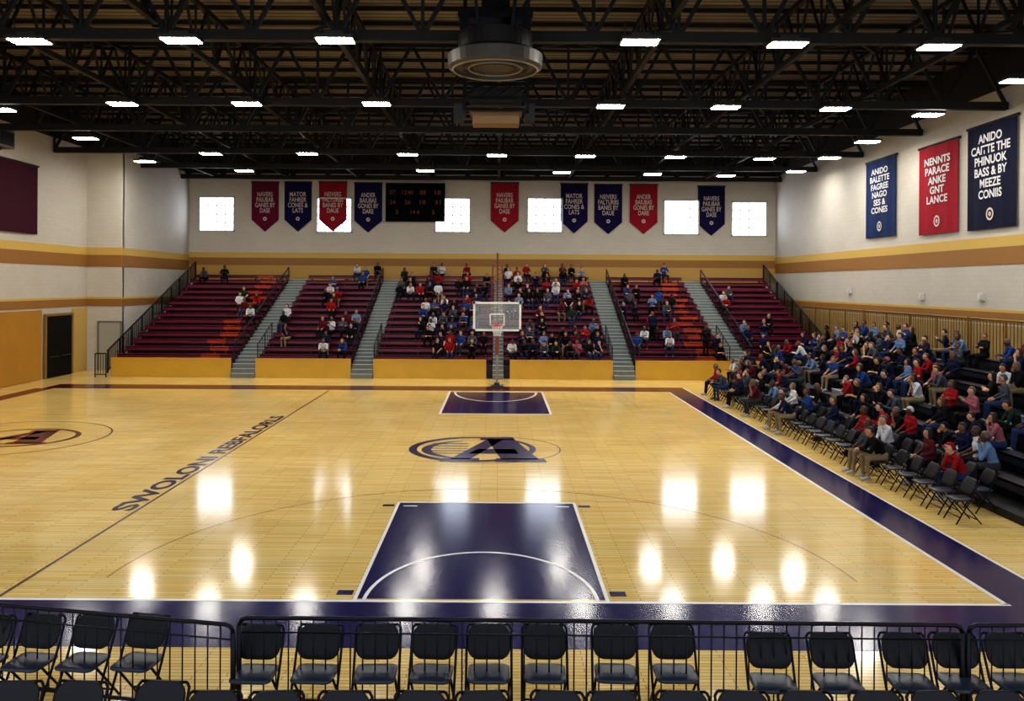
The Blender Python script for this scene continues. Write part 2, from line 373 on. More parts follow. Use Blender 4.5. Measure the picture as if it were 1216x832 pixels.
for (yy,zz) in ((36.5,4.4),(32,4.45),(44,4.6)):
    add('wall_box',MB().box((0,0,0),(0.1,0.35,0.3)).box((-0.07,0,0.0),(0.04,0.22,0.18)).mesh('wb',M('box_white','#c9c6bc',0.5)),loc=(XR-0.06,yy,zz),label='small white electrical box on side wall',cat='electrical box',group='wall boxes')
# wall scoreboard
c0=P(458,217,YB-0.3); c1=P(528,263,YB-0.3); sw=c1.x-c0.x; shh=c0.z-c1.z
SBK=M('scoreboard_black','#08080a',0.9,spec=0.1); DIG2=M('dull_orange','#6a3a20',0.6)
sb=add('wall_scoreboard',None,loc=((c0.x+c1.x)/2,YB-0.15,(c0.z+c1.z)/2),label='black electronic scoreboard with dim orange digits',cat='scoreboard')
add('cabinet',MB().box((0,0,0),(sw,0.26,shh)).box((0,-0.14,shh/2-0.04),(sw,0.04,0.08)).box((0,-0.14,-shh/2+0.04),(sw,0.04,0.08)).mesh('cab',SBK),parent=sb)
for (tx,tz,s,w,h) in ((-1.5,0.65,'07',0.4,0.3),(-0.5,0.65,'12:40',0.7,0.3),(0.5,0.65,'88',0.4,0.3),(1.5,0.65,'18',0.4,0.3),(-1.5,0.0,'24',0.4,0.28),(-0.5,0.0,'26',0.4,0.28),(0.5,0.0,'10',0.4,0.28),(1.5,0.0,'31',0.4,0.28),(-1.2,-0.65,'3',0.16,0.28),(0,-0.65,'14 6',0.6,0.26),(1.2,-0.65,'5',0.16,0.28)):
    add('digit_display',fit(textmesh(s,0.5,DIG2,0.01),w,h),parent=sb,loc=(tx,-0.165,tz),rot=(math.pi/2,0,0))
# ---------------- roof trusses
def truss(p0,p1,h,n,cw,ww,name,label,group):
    p0=Vector(p0);p1=Vector(p1); r=add(name,None,loc=p0,label=label,cat='roof truss',group=group)
    d=p1-p0; up=Vector((0,0,h))
    add('bottom_chord',MB().beam((0,0,0),d,cw,cw*1.1).mesh('bc',DARKM),parent=r)
    add('top_chord',MB().beam(up,d+up,cw,cw).mesh('tc',DARKM),parent=r)
    mb=MB()
    for i in range(n):
        a=d*(i/n); b=d*((i+1)/n); m=(a+b)/2
        mb.beam(a,m+up,ww,ww); mb.beam(m+up,b,ww,ww)
        mb.beam(a,a+up,ww*0.8,ww*0.8)
    add('web',mb.mesh('web',DARKM),parent=r); return r
for (yy,hz) in ((14.3,11.3),(22.3,11.35),(30.4,11.35),(36.5,11.5),(42.4,11.45),(48.5,11.55),(54.6,11.7)):
    truss((XL+0.1,yy,hz),(XR-0.1,yy,hz) ,2.1,18,0.25,0.11,'roof_truss','dark painted steel transverse roof truss','transverse roof trusses')
for xx in (-18.5,-13.8,-9.2,-4.6,0.0,4.5,9.0,13.4):
    truss((xx,14.3,11.8),(xx,55.2,11.8),1.5,22,0.15,0.07,'roof_joist','dark steel joist running along the hall','longitudinal roof joists')
pm=MB().beam((XL+0.2,0,0),(XR-0.2,0,0),0.08,0.14).mesh('purlin',DARKM)
for i in range(26):
    add('roof_purlin',pm,loc=(0,16+i*1.55,ZT-0.12),label='thin dark steel purlin under roof deck',cat='purlin',group='roof purlins')
for i,(ya,yb) in enumerate(((14.3,22.3),(22.3,30.4),(30.4,42.4),(42.4,54.6))):
    for j,xa in enumerate((-18.5,-9.2,0.0,9.0)):
        xb=xa+4.6
        mb=MB().beam((0,0,0),(xb-xa,yb-ya,1.6),0.07,0.07).beam((xb-xa,0,0),(0,yb-ya,1.6),0.07,0.07)
        add('roof_brace',mb.mesh('brace',DARKM),loc=(xa,ya,11.6),label='dark steel cross brace between roof trusses',cat='brace',group='roof braces')
# ceiling lights
EM=M('light_panel','#ffffff',0.4,emit=112.0,ecol='#fdf9f0'); HSG=M('light_housing','#38362f',0.5,0.4)
hs=MB().box((0,0,0.07),(1.02,0.58,0.10)).box((0,0,0.17),(0.5,0.35,0.12)).tube([(-0.4,0,0.2),(-0.4,0,0.55)],0.015,6).tube([(0.4,0,0.2),(0.4,0,0.55)],0.015,6).mesh('housing',HSG)
dfm=MB().box((0,0,0.01),(0.92,0.5,0.02)).mesh('diffuser',EM)
LP=[(35,50),(215,49),(398,49),(760,51),(935,54),(1115,57),(1210,97),(145,124),(293,124),(447,124),(725,127),(862,128),(992,130),(1102,137),(102,165),(1030,169),(172,192),(250,183),(365,183),(484,184),(590,185),(695,186),(802,187),(908,189),(985,188),(0,131),(290,203),(505,203),(667,205),(775,207),(862,209),(945,204)]
ZL=11.15
for (x,y) in LP:
    dx,dy=dxy(x,y); D=(H-ZL)*F/dy
    inst('ceiling_light',[('housing',hs),('diffuser',dfm)],loc=(dx*D/F,D,ZL),label='bright rectangular high-bay ceiling light',cat='ceiling light',group='high-bay lights')
# ---------------- central hanging units
cc=P(588,66,21.6)
u=add('hanging_fan_unit',None,loc=(cc.x,21.6,0),label='large round grey ceiling ventilation drum with concentric rings',cat='ventilation unit')
zb=H+5.5
def lathe(mb,prof,n=40,mi=0):
    base=len(mb.v)
    for (r,z) in prof:
        for j in range(n):
            a=2*math.pi*j/n; mb.v.append((r*math.cos(a),r*math.sin(a),z))
    for k in range(len(prof)-1):
        for j in range(n):
            a=base+k*n+j;b=base+k*n+(j+1)%n
            mb.f.append((a,b,b+n,a+n)); mb.m.append(mi)
    return mb
add('drum',lathe(MB(),[(0.02,zb+0.05),(0.5,zb+0.05),(0.52,zb),(0.56,zb+0.07),(0.8,zb+0.07),(0.82,zb),(0.86,zb+0.07),(1.05,zb+0.07),(1.1,zb),(1.2,zb+0.06),(1.22,zb+0.35),(1.05,zb+0.42),(0.02,zb+0.42)]).mesh('drum',M('drum_grey','#4a4641',0.5,0.3)),parent=u)
add('grille_ring',MB().tube([(0.68*math.cos(2*math.pi*i/40),0.68*math.sin(2*math.pi*i/40),zb+0.03) for i in range(41)],0.025,6).mesh('gr',M('ring_light','#8a847a',0.5)),parent=u)
add('grille_ring',MB().tube([(1.08*math.cos(2*math.pi*i/40),1.08*math.sin(2*math.pi*i/40),zb+0.0) for i in range(41)],0.025,6).mesh('gr',M('ring_light','#8a847a',0.5)),parent=u)
add('upper_drum',lathe(MB(),[(0.02,zb+0.42),(0.9,zb+0.42),(0.95,zb+0.5),(0.95,zb+0.9),(0.7,zb+1.0),(0.02,zb+1.0)]).mesh('ud',M('drum_dark','#1c1a19',0.5,0.4)),parent=u)
mb=MB()
for a in range(4):
    an=math.pi/4+a*math.pi/2; mb.beam((0.6*math.cos(an),0.6*math.sin(an),zb+0.95),(0.9*math.cos(an),0.9*math.sin(an),13.5),0.08,0.08)
mb.box((0,0,zb+1.4),(1.9,0.6,0.25)).box((0,0,zb+1.9),(0.7,0.7,0.7)); mb.box((-0.8,0,zb+1.2),(0.2,0.5,0.5)).box((0.8,0,zb+1.2),(0.2,0.5,0.5))
add('mount',mb.mesh('mnt',BLACKM),parent=u)
Yh=25.0; a=P(545,90,Yh); b=P(633,150,Yh)
u=add('hanging_projector_rig',None,loc=((a.x+b.x)/2,Yh,b.z),label='black suspended cage rig with tan equipment box',cat='projector rig')
w=b.x-a.x; hh=a.z-b.z
mb=MB()
for sx in (-1,1):
    for sy in (-0.5,0.5):
        mb.beam((sx*w*0.42,sy,hh*0.25),(sx*w*0.42,sy,13.4-b.z),0.07,0.07)
for zz in (0.25,0.5,0.75,1.0):
    for sy in (-0.5,0.5): mb.beam((-w*0.42,sy,hh*zz),(w*0.42,sy,hh*zz),0.06,0.06)
    for sx in (-1,1): mb.beam((sx*w*0.42,-0.5,hh*zz),(sx*w*0.42,0.5,hh*zz),0.06,0.06)
for k in range(4):
    x0=-w*0.42+k*w*0.21; mb.beam((x0,-0.5,hh*0.5),(x0+w*0.21,-0.5,hh*0.75),0.04,0.04)
add('cage',mb.mesh('cage',BLACKM),parent=u)
add('equipment_box',MB().box((0,0,hh*0.12),(w*0.62,0.7,hh*0.22)).box((0,0,hh*0.26),(w*0.7,0.8,0.08)).mesh('eb',M('tan_box','#7d6340',0.5)),parent=u)
add('speaker_cluster',MB().box((-w*0.5,0,hh*0.25),(0.28,0.5,hh*0.34)).box((w*0.45,0,hh*0.25),(0.3,0.5,hh*0.34)).box((0,0.1,hh*0.6),(w*0.7,0.5,hh*0.3)).mesh('spc',M('speaker_black','#131214',0.6)),parent=u)
# ---------------- bleachers
def bleacher(name,x_len,rows,depth,s0,rise,seatfn,label,group,loc,rotz,panel=None,risermat=RISERM):
    r=add(name,None,loc=loc,rot=(0,0,rotz),label=label,cat='bleachers',group=group)
    mb=MB()
    for i in range(rows):
        y=i*depth; t=s0+rise*i-0.45
        mb.box((x_len/2,y-depth/2+0.1,t/2),(x_len,depth,t))
    add('step_structure',mb.mesh('steps',risermat),parent=r)
    for i in range(rows):
        s=s0+rise*i
        for (xa,xb,mat,lb) in seatfn(i):
            m=MB().box(((xa+xb)/2,i*depth-0.04,s-0.03),(xb-xa-0.02,0.40,0.05)).box(((xa+xb)/2,i*depth-0.22,s-0.11),(xb-xa-0.02,0.04,0.2))
            nb=max(2,int((xb-xa)/1.5))
            for k in range(nb):
                xx=xa+0.2+(xb-xa-0.4)*k/(nb-1); m.box((xx,i*depth,s-0.25),(0.05,0.2,0.4))
            o=add('seat_board',m.mesh('sb',mat),parent=r)
            if lb:o['label']=lb
    if panel:
        y=-depth+0.0; pa=0.0; pb=x_len
        if abs(loc[0]+x_len+0.3)<0.01: pb-=0.3
        if abs(loc[0]-0.3)<0.01: pa+=0.3
        add('front_panel',MB().box(((pa+pb)/2,y-0.05,panel/2),(pb-pa,0.08,panel)).box(((pa+pb)/2,y-0.07,panel+0.02),(pb-pa,0.14,0.05)).mesh('fp',GOLDP),parent=r)
    return r
NR=14; DEP=0.86; S0=1.12; RISE=0.325; YF=43.8
def farseat(xa,xb):
    def fn(i):
        for (oa,ob) in ((-15.4,-14.4),(10.25,11.3)):
            if xa<oa and xb>ob:
                L=xb-xa; j=0.25*math.sin(i*2.3)
                return [(0,oa-xa+j,SEATM,None),(oa-xa+j,ob-xa+j,SEATO,'orange seat board'),(ob-xa+j,L,SEATM,None)]
        return [(0,xb-xa,SEATM,None)]
    return fn
SECT=[(-19.7,-13.6),(-12.35,-7.5),(-6.35,-0.3),(0.3,5.85),(7.0,11.9),(13.1,17.2)]
for (xa,xb) in SECT:
    bleacher('bleacher_section',xb-xa,NR,DEP,S0,RISE,farseat(xa,xb),'maroon tiered bleacher section with gold front panel','far bleacher sections',(xa,YF,0),0,panel=0.94)
def stairs(w,rows,depth,s0,rise,loc,rotz,label):
    r=add('aisle_stairs',None,loc=loc,rot=(0,0,rotz),label=label,cat='stairs',group='bleacher aisle stairs')
    mb=MB(); nb=MB()
    z0=s0-0.45
    steps=[(-depth*1.35,z0*0.33),(-depth*1.1,z0*0.66)] if z0>0.35 else []
    for i in range(rows):
        y=i*depth; t=s0+rise*i-0.45
        steps.append((y-depth+0.1,t)); steps.append((y-depth/2+0.1,t+rise/2))
    for (y,t) in steps:
        mb.box((0,y+depth/4+0.02,t/2),(w,depth/2,t)); nb.box((0,y+0.03,t+0.012),(w,0.06,0.02))
    add('steps',mb.mesh('st',STEPG),parent=r); add('step_nosing',nb.mesh('sn',NOSE),parent=r); return r
AISX=[(-12.975,1.2),(-6.925,1.1),(0,0.56),(6.425,1.1),(12.5,1.15)]
for (ax,aw) in AISX: stairs(aw,NR,DEP,S0,RISE,(ax,YF,0),0,'grey concrete aisle stairs between bleacher sections')
def railing(pts,h,spacing,mat,label,name='guard_rail',cat='railing',group=None,r=0.03,rb=0.012,posts=3):
    a=Vector(pts[0]); b=Vector(pts[1]); root=add(name,None,loc=a,label=label,cat=cat,group=group)
    d=b-a; up=Vector((0,0,h))
    add('top_rail',MB().tube([up,d+up],r,8).mesh('tr',mat),parent=root)
    add('lower_rail',MB().tube([up*0.12,d+up*0.12],r*0.8,6).mesh('lr',mat),parent=root)
    pm=MB().tube([(0,0,0),up],r,8).mesh('po',mat)
    for k in range(posts): add('post',pm,parent=root,loc=d*(k/(posts-1)))
    L=Vector((d.x,d.y,0)).length; n=max(2,int(L/spacing)); bm_=MB().tube([up*0.12,up],rb,5).mesh('bal',mat)
    for k in range(1,n): add('baluster',bm_,parent=root,loc=d*(k/n))
    return root
yb0=YF-DEP+0.1; yb1=YF+(NR-1)*DEP
for (ax,aw) in AISX:
    for s in (-1,1):
        x=ax+s*(aw/2+0.0)
        if ax==0 : continue
        a=(x,yb0+0.3,S0-0.45+0.05); b=(x,yb1-0.5,S0+RISE*(NR-1)-0.45)
        if s*ax>0:
            railing([a,b],0.95,0.45,HANDR,'dark tubular aisle handrail on bleachers',name='aisle_handrail',group='bleacher aisle handrails',posts=8,r=0.035)
        else:
            railing([a,(x,yb0+3.0,S0-0.45+0.05+RISE*3)],0.95,0.4,HANDR,'short dark aisle handrail at foot of stairs',name='aisle_handrail',group='bleacher aisle handrails',posts=3)
railing([(-19.85,yb0-0.2,0.2),(-19.85,yb1+0.2,S0+RISE*(NR-1)-0.3)],1.15,0.18,BLACKM,'black slatted end guard rail of bleachers',posts=10,r=0.045,rb=0.02)
railing([(-20.4,yb0-0.4,0.0),(-19.85,yb0-0.4,0.0)],1.2,0.12,BLACKM,'short black gate rail at foot of bleachers',posts=2)
railing([(17.35,yb0-0.2,0.2),(17.35,yb1+0.2,S0+RISE*(NR-1)-0.3)],1.15,0.18,BLACKM,'black slatted end guard rail of bleachers',posts=10,r=0.045,rb=0.02)
# right side bleachers
SBM=M('dark_seat','#1c1f2b',0.38,noise=0.1,nscale=2); SRM=M('charcoal_riser','#121218',0.6)
RN=7; RD=0.85; RS0=0.62; RR=0.3; RX=11.35
RSEC=[(14.0,21.6),(22.6,31.2),(32.2,40.8)]
for (ya,yb) in RSEC:
    L=yb-ya
    bleacher('bleacher_section',L,RN,RD,RS0,RR,lambda i,L=L:[(0,L,SBM,None)],'dark charcoal tiered side bleacher section','side bleacher sections',(RX,yb,0),-math.pi/2,risermat=SRM)
for yy in (22.1,31.7): stairs(0.9,RN,RD,RS0,RR,(RX,yy,0),-math.pi/2,'grey aisle stairs between side bleachers')
GM=M('brass_rail','#7d6029',0.4,0.5)
for (ya,yb) in ((14,22.8),(23,31.8),(32,41),(41.2,49.5)):
    railing([(17.85,ya,2.0),(17.85,yb,2.0)],1.65,0.2,GM,'tall brass coloured guard rail behind side bleachers',group='rear guard rails',posts=5,r=0.04,rb=0.018)
add('rear_platform',MB().box((0,0,0.5),(0.7,36,1.0)).box((0,0,-0.5),(0.66,35.8,1.0)).box((0,0,0.97),(0.76,36,0.06)).mesh('rp',SRM),loc=(17.95,32,1.0),label='dark narrow platform carrying the rear rail',cat='platform')
# ---------------- basketball hoop
YH=36.6
hp=add('basketball_hoop',None,loc=(-0.05,39.6,0),label='freestanding basketball hoop with clear backboard and slim mast',cat='basketball hoop')
RED=M('red_pad','#8f4632',0.6); WH=M('white_gloss','#e9e9e6',0.4); RIMO=M('rim_orange','#d8481c',0.4)
add('base',MB().box((0,0,0.04),(0.6,0.7,0.08)).box((0,0,0.14),(0.24,0.24,0.14)).mesh('hb',M('base_dark','#3c3430',0.5)),parent=hp)
add('pole',MB().tube([(0,0,0.1),(0,0,3.1)],0.06,12).mesh('hp',M('pole_grey','#9a8f86',0.4)),parent=hp)
add('pole_padding',MB().tube([(0,0,1.5),(0,0,2.4)],0.085,12).mesh('hpp',RED),parent=hp)
mb=MB()
for s in (-1,1): mb.beam((s*0.07,0,3.0),(s*0.3,YH-39.6+0.1,3.2),0.06,0.06).beam((s*0.07,0,3.9),(s*0.3,YH-39.6+0.1,3.7),0.05,0.05)
mb.beam((0,0,3.0),(0,-1.6,3.75),0.05,0.05)
add('support_arm',mb.mesh('ha',M('arm_steel','#5b4038',0.5,0.3)),parent=hp)
mb=MB()
for s in (-1,1): mb.tube([(s*0.3,0,3.0),(s*0.22,0,5.7)],0.03,6)
mb.tube([(0,0,3.0),(0,0,6.3)],0.04,8)
for k in range(8):
    z=3.1+k*0.33; s=1 if k%2 else -1; mb.beam((s*0.29,0,z),(-s*0.27,0,z+0.33),0.03,0.03)
add('mast',mb.mesh('hm',M('mast_red','#7d3e34',0.5,0.2)),parent=hp)
by=YH-39.6; bw=2.0; bh=1.18; bz=3.42
gm=bpy.data.materials.new('clear_backboard'); gm.use_nodes=True; b=gm.node_tree.nodes['Principled BSDF']; b.inputs['Base Color'].default_value=(0.8,0.88,0.92,1); b.inputs['Alpha'].default_value=0.13; b.inputs['Roughness'].default_value=0.1
add('backboard',MB().box((0,by,bz),(bw,0.03,bh)).mesh('bb',gm),parent=hp)
mb=MB()
for s in (-1,1): mb.box((s*bw/2,by-0.02,bz),(0.09,0.07,bh+0.09)).box((0,by-0.02,bz+s*bh/2),(bw+0.09,0.07,0.09))
mb.box((0,by-0.03,bz-0.38),(0.62,0.03,0.06)).box((0,by-0.03,bz+0.1),(0.62,0.03,0.06)).box((-0.3,by-0.03,bz-0.14),(0.06,0.03,0.5)).box((0.3,by-0.03,bz-0.14),(0.06,0.03,0.5))
add('backboard_border',mb.mesh('bbb',WH),parent=hp)
mb=MB().tube([(0.24*math.cos(2*math.pi*i/24),by-0.42+0.24*math.sin(2*math.pi*i/24),3.05) for i in range(25)],0.022,6).box((0,by-0.1,3.05),(0.16,0.22,0.1))
add('rim',mb.mesh('rim',RIMO),parent=hp)
mb=MB()
for i in range(12):
    a=2*math.pi*i/12
    for s in (-1,1):
        mb.tube([( (0.24-0.1*k/4)*math.cos(a+s*k*0.26),by-0.42+(0.24-0.1*k/4)*math.sin(a+s*k*0.26),3.04-0.11*k) for k in range(5)],0.008,4)
add('net',mb.mesh('net',WH),parent=hp)
# ---------------- folding chair
CB=M('chair_frame','#0d0e13',0.35,0.7); CP=M('chair_back_vinyl','#0c0d13',0.5,spec=0.3); CS=M('chair_seat_vinyl','#222a38',0.35,spec=0.4)
def rrect(w,h,r,n=5):
    pts=[]
    for (cx,cy,a0) in ((w/2-r,h/2-r,0),(-w/2+r,h/2-r,90),(-w/2+r,-h/2+r,180),(w/2-r,-h/2+r,270)):
        for k in range(n+1):
            a=math.radians(a0+90*k/n); pts.append((cx+r*math.cos(a),cy+r*math.sin(a)))
    return pts
def legt(pts): return MB().tube(pts,0.013,8).mesh('leg',CB,True)
fl1=legt([(-0.225,-0.24,0),(-0.225,0.03,0.46),(-0.225,0.20,0.80),(-0.20,0.215,0.835)]); fl2=legt([(0.225,-0.24,0),(0.225,0.03,0.46),(0.225,0.20,0.80),(0.20,0.215,0.835)])
rl1=legt([(-0.20,0.27,0),(-0.20,-0.12,0.44)]); rl2=legt([(0.20,0.27,0),(0.20,-0.12,0.44)])
cb1=MB().tube([(-0.225,-0.16,0.13),(0.225,-0.16,0.13)],0.010,6).mesh('crossbar',CB,True)
cb2=MB().tube([(-0.20,0.2,0.08),(0.20,0.2,0.08)],0.010,6).mesh('crossbar',CB,True)
cb3=MB().tube([(-0.2,0.215,0.835),(0.2,0.215,0.835)],0.013,8).mesh('crossbar',CB,True)
def cushion(w,h,r,t,mat,fn,name):
    mb=MB(); o=[rrect(w*s,h*s,r*s) for s in (0.94,1.0,1.0,0.93,0.6)]; zs=(-t/2,-t/4,t/4,t/2,t*0.62)
    n=len(o[0])
    for ring,z in zip(o,zs):
        for p in ring: mb.v.append(fn(p[0],p[1],z))
    for k in range(4):
        for j in range(n):
            a=k*n+j;b=k*n+(j+1)%n; mb.f.append((a,b,b+n,a+n)); mb.m.append(0)
    mb.f.append(tuple(reversed(range(n)))); mb.m.append(0); mb.f.append(tuple(4*n+j for j in range(n))); mb.m.append(0)
    return mb.mesh(name,mat,True)
seatm=cushion(0.41,0.40,0.07,0.035,CS,lambda x,y,z:(x,y-0.04,0.455+z),'seat')
def backfn(x,y,z):
    zz=0.70+y; yy=0.155+(zz-0.7)*0.45 - z - 0.03 + 0.35*x*x*-1+0.012
    return (x,yy,zz)
backm=cushion(0.43,0.30,0.11,0.03,CP,backfn,'backrest')
CH=[('leg',fl1),('leg',fl2),('leg',rl1),('leg',rl2),('crossbar',cb1),('crossbar',cb2),('crossbar',cb3),('seat',seatm),('backrest',backm)]
def chair(loc,rz,label,group,scale=None): return inst('folding_chair',CH,loc=loc,rotz=rz,label=label,cat='chair',group=group,scale=scale)
NL='black metal folding chair with dark blue-grey seat behind the barrier'
for k,x in enumerate((-8,50,112,175,310,380,450,515,581,646,728,797,910,985,1070,1130,1192)):
    y=730 if x<250 else (742 if x<900 else 752)
    p=G(x,y,0.945); rz=math.radians(-8 if x<250 else random.uniform(-4,4))
    chair((p.x,p.y-0.2,0),rz,NL,'near row of folding chairs',1.12)
for k,x in enumerate((20,95,192,255,330,410,500,575,660,730,810,880,955,1040,1110,1185)):
    p=G(x,810 if x<230 else 822,0.945); chair((p.x,p.y-0.2,0),math.radians(random.uniform(-5,5)),NL,'front row of folding chairs',1.12)
# near barriers
BAR=M('barrier_metal','#0f1018',0.35,0.6)
def barrier(xy0,xy1,ht=1.1,n=40):
    a=G(xy0[0],xy0[1],ht); b=G(xy1[0],xy1[1],ht); a.z=0;b.z=0; d=b-a
    r=add('crowd_barrier',None,loc=a,label='black metal crowd barrier with thin vertical bars',cat='barrier',group='crowd barriers')
    up=Vector((0,0,ht)); u=d.normalized()
    add('top_rail',MB().tube([Vector((0,0,ht-0.08)),u*0.03+Vector((0,0,ht-0.02)),u*0.09+up,d-u*0.09+up,d-u*0.03+Vector((0,0,ht-0.02)),d+Vector((0,0,ht-0.08))],0.024,10).mesh('tr',BAR,True),parent=r)
    add('lower_rail',MB().tube([Vector((0,0,0.18)),d+Vector((0,0,0.18))],0.02,8).mesh('lr',BAR,True),parent=r)
    add('upper_rail',MB().tube([Vector((0,0,ht-0.16)),d+Vector((0,0,ht-0.16))],0.010,8).mesh('ur',BAR,True),parent=r)
    for p in (Vector((0,0,0)),d):
        add('post',MB().tube([p,p+Vector((0,0,ht-0.08))],0.03,8).mesh('po',BAR,True),parent=r)
    pv=Vector((-u.y,u.x,0))
    for p in (u*0.3,d-u*0.3):
        add('foot',MB().tube([p-pv*0.3+Vector((0,0,0.02)),p+Vector((0,0,0.18)),p+pv*0.3+Vector((0,0,0.02))],0.018,6).mesh('ft',BAR,True),parent=r)
    me=MB().tube([(0,0,0.18),(0,0,ht)],0.0085,6).mesh('baluster',BAR,True)
    for k in range(1,n):
        add('baluster',me,parent=r,loc=d*(k/n))
barrier((-90,710),(277,742),n=26); barrier((284,733),(1143,742),n=58); barrier((1150,742),(1400,742),n=18)
# ---------------- side folding chairs
SL='black folding chair in courtside row'
chairpos=[]
yy=17.3
while yy<37.5:
    for ci,cxp in enumerate((9.55,10.42)):
        if ci==1 and yy<18: continue
        chairpos.append((cxp,yy+0.1*ci,ci))
        chair((cxp,yy+0.1*ci,0),-math.pi/2+math.radians(random.uniform(-5,5)),SL,'courtside folding chairs',1.05)
    yy+=0.72
# ---------------- people
def build_person(kind):
    caps=[]; hands=[]
    def cap(a,b,ra,rb,l): caps.append((Vector(a),Vector(b),ra,rb,l))
    SK,SH,SL_,TR,SO=0,1,2,3,4
    if kind=='stand':
        pel=Vector((0,0,0.97)); lean=0.0
    else:
        pel=Vector((0,0,0.575)); lean={'up':0.08,'fwd':0.55,'chin':0.3,'fold':-0.02,'clap':0.15}[kind]
    t=Vector((0,-math.sin(lean),math.cos(lean)))
    ws=pel+t*0.17; ch=pel+t*0.34; sh=pel+t*0.455; nk=pel+t*0.52
    ha=lean*0.35; hc=nk+Vector((0,-0.02-math.sin(ha)*0.14,math.cos(ha)*0.135))
    X=Vector((1,0,0))
    cap(pel-X*0.075,pel+X*0.075,0.118,0.118,TR)
    for s in (-1,1):
        cap(pel+X*s*0.05+t*0.05,ws+X*s*0.045,0.11,0.105,SH); cap(ws+X*s*0.045,ch+X*s*0.07,0.105,0.115,SH)
    cap(ch-X*0.08,ch+X*0.08,0.112,0.112,SH); cap(sh-X*0.14,sh+X*0.14,0.07,0.07,SH); cap(sh+t*0.02-X*0.06,sh+t*0.02+X*0.06,0.07,0.07,SH)
    cap(nk-t*0.04,hc-Vector((0,-0.01,0.05)),0.053,0.05,SK)
    for s in (-1,1):
        S=sh+X*s*0.175-t*0.01
        if kind=='up': E=Vector((s*0.235,-0.04,0.83)); W=Vector((s*0.15,-0.27,0.70)); K=Vector((s*0.12,-0.36,0.66))
        elif kind=='fwd': E=Vector((s*0.19,-0.36,0.69)); W=Vector((s*0.07,-0.56,0.74)); K=Vector((s*0.02,-0.63,0.72))
        elif kind=='chin':
            if s>0: E=Vector((0.17,-0.30,0.72)); W=hc+Vector((0.06,-0.13,-0.17)); K=hc+Vector((0.03,-0.12,-0.10))
            else: E=Vector((-0.24,-0.14,0.80)); W=Vector((-0.08,-0.32,0.70)); K=Vector((-0.0,-0.36,0.70))
        elif kind=='fold': E=Vector((s*0.25,-0.10,0.84)); W=Vector((-s*0.02,-0.23,0.86+0.03*s)); K=Vector((-s*0.11,-0.21,0.87+0.03*s))
        elif kind=='clap': E=Vector((s*0.23,-0.12,0.82)); W=Vector((s*0.07,-0.33,0.95)); K=Vector((s*0.02,-0.37,1.02))
        else: E=Vector((s*0.25,0.03,1.16)); W=Vector((s*0.26,-0.05,0.92)); K=Vector((s*0.255,-0.07,0.83))
        cap(S,E,0.058,0.046,SH); cap(E,W,0.045,0.031,SL_); cap(W,K,0.027,0.034,SK)
        hands.append((W,K,s))
        if kind=='stand':
            hip=pel+X*s*0.085-Vector((0,0,0.02)); kn=Vector((s*0.10,-0.02,0.50)); an=Vector((s*0.11,0.02,0.09)); toe=Vector((s*0.13,-0.14,0.04))
        else:
            hip=pel+X*s*0.09-Vector((0,0,0.02)); sp=0.17 if kind in('fwd','fold') else 0.11
            kn=Vector((s*sp,-0.44,0.54)); an=Vector((s*sp,-0.40 if kind!='up' else -0.48,0.09)); toe=an+Vector((s*0.02,-0.16,-0.05))
        cap(hip,kn,0.09,0.062,TR); cap(kn,an,0.06,0.042,TR); cap(an,toe,0.042,0.036,SO); cap(an+Vector((0,0.03,-0.045)),an+Vector((0,0,-0.04)),0.04,0.04,SO)
    mb=MB()
    for (a,b,ra,rb,l) in caps:
        n=12; d=b-a; L=d.length
        if L<1e-4: d=Vector((0,0,1))
        d.normalize(); pts=[];rs=[]
        for k in range(5):
            an=math.pi/2*(1-k/4.0); pts.append(a-d*ra*math.sin(an)); rs.append(max(0.002,ra*math.cos(an)))
        for k in range(5):
            an=math.pi/2*(k/4.0); pts.append(b+d*rb*math.sin(an)); rs.append(max(0.002,rb*math.cos(an)))
        q=[pts[0]];r2=[rs[0]]
        for p,r in zip(pts[1:],rs[1:]):
            if (p-q[-1]).length>1e-5: q.append(p);r2.append(r)
        mb.tube(q,r2,n)
    mb.ell(hc,(0.078,0.096,0.112),16,12); mb.ell(hc+Vector((0,-0.028,-0.065)),(0.056,0.062,0.058),12,8)
    mb.ell(hc+Vector((0,-0.098,-0.015)),(0.016,0.024,0.026),8,6)
    for s in (-1,1): mb.ell(hc+Vector((s*0.08,0.0,-0.01)),(0.014,0.022,0.034),8,6)
    caps.append((hc+Vector((0,0,-0.06)),hc+Vector((0,0,0.04)),0.08,0.09,0))
    me=mb.mesh('tmp',M('dummy','#888888'))
    o=bpy.data.objects.new('tmp_body',me); COL.objects.link(o)
    md=o.modifiers.new('r','REMESH'); md.mode='VOXEL'; md.voxel_size=0.016; md.use_smooth_shade=True
    ms=o.modifiers.new('s','SMOOTH'); ms.iterations=3; ms.factor=0.5
    dg=bpy.context.evaluated_depsgraph_get(); dg.update()
    ev=bpy.data.meshes.new_from_object(o.evaluated_get(dg)); bpy.data.objects.remove(o)
    V=[tuple(v.co) for v in ev.vertices]; Fs=[tuple(p.vertices) for p in ev.polygons]; Ms=[]
    for p in ev.polygons:
        c=p.center; best=9;bl=0
        for (a,b,ra,rb,l) in caps:
            d=b-a; L2=d.length_squared; tt=0 if L2<1e-9 else max(0,min(1,(c-a).dot(d)/L2))
            dist=(c-(a+d*tt)).length-(ra+(rb-ra)*tt)
            if dist<best: best=dist; bl=l
        Ms.append(bl)
    out=MB(); out.v=V; out.f=Fs; out.m=Ms
    for s in (-1,1):
        out.ell(hc+Vector((s*0.031,-0.088,0.008)),(0.013,0.008,0.008),8,6,5)
        out.ell(hc+Vector((s*0.032,-0.092,0.03)),(0.018,0.006,0.004),6,4,5)
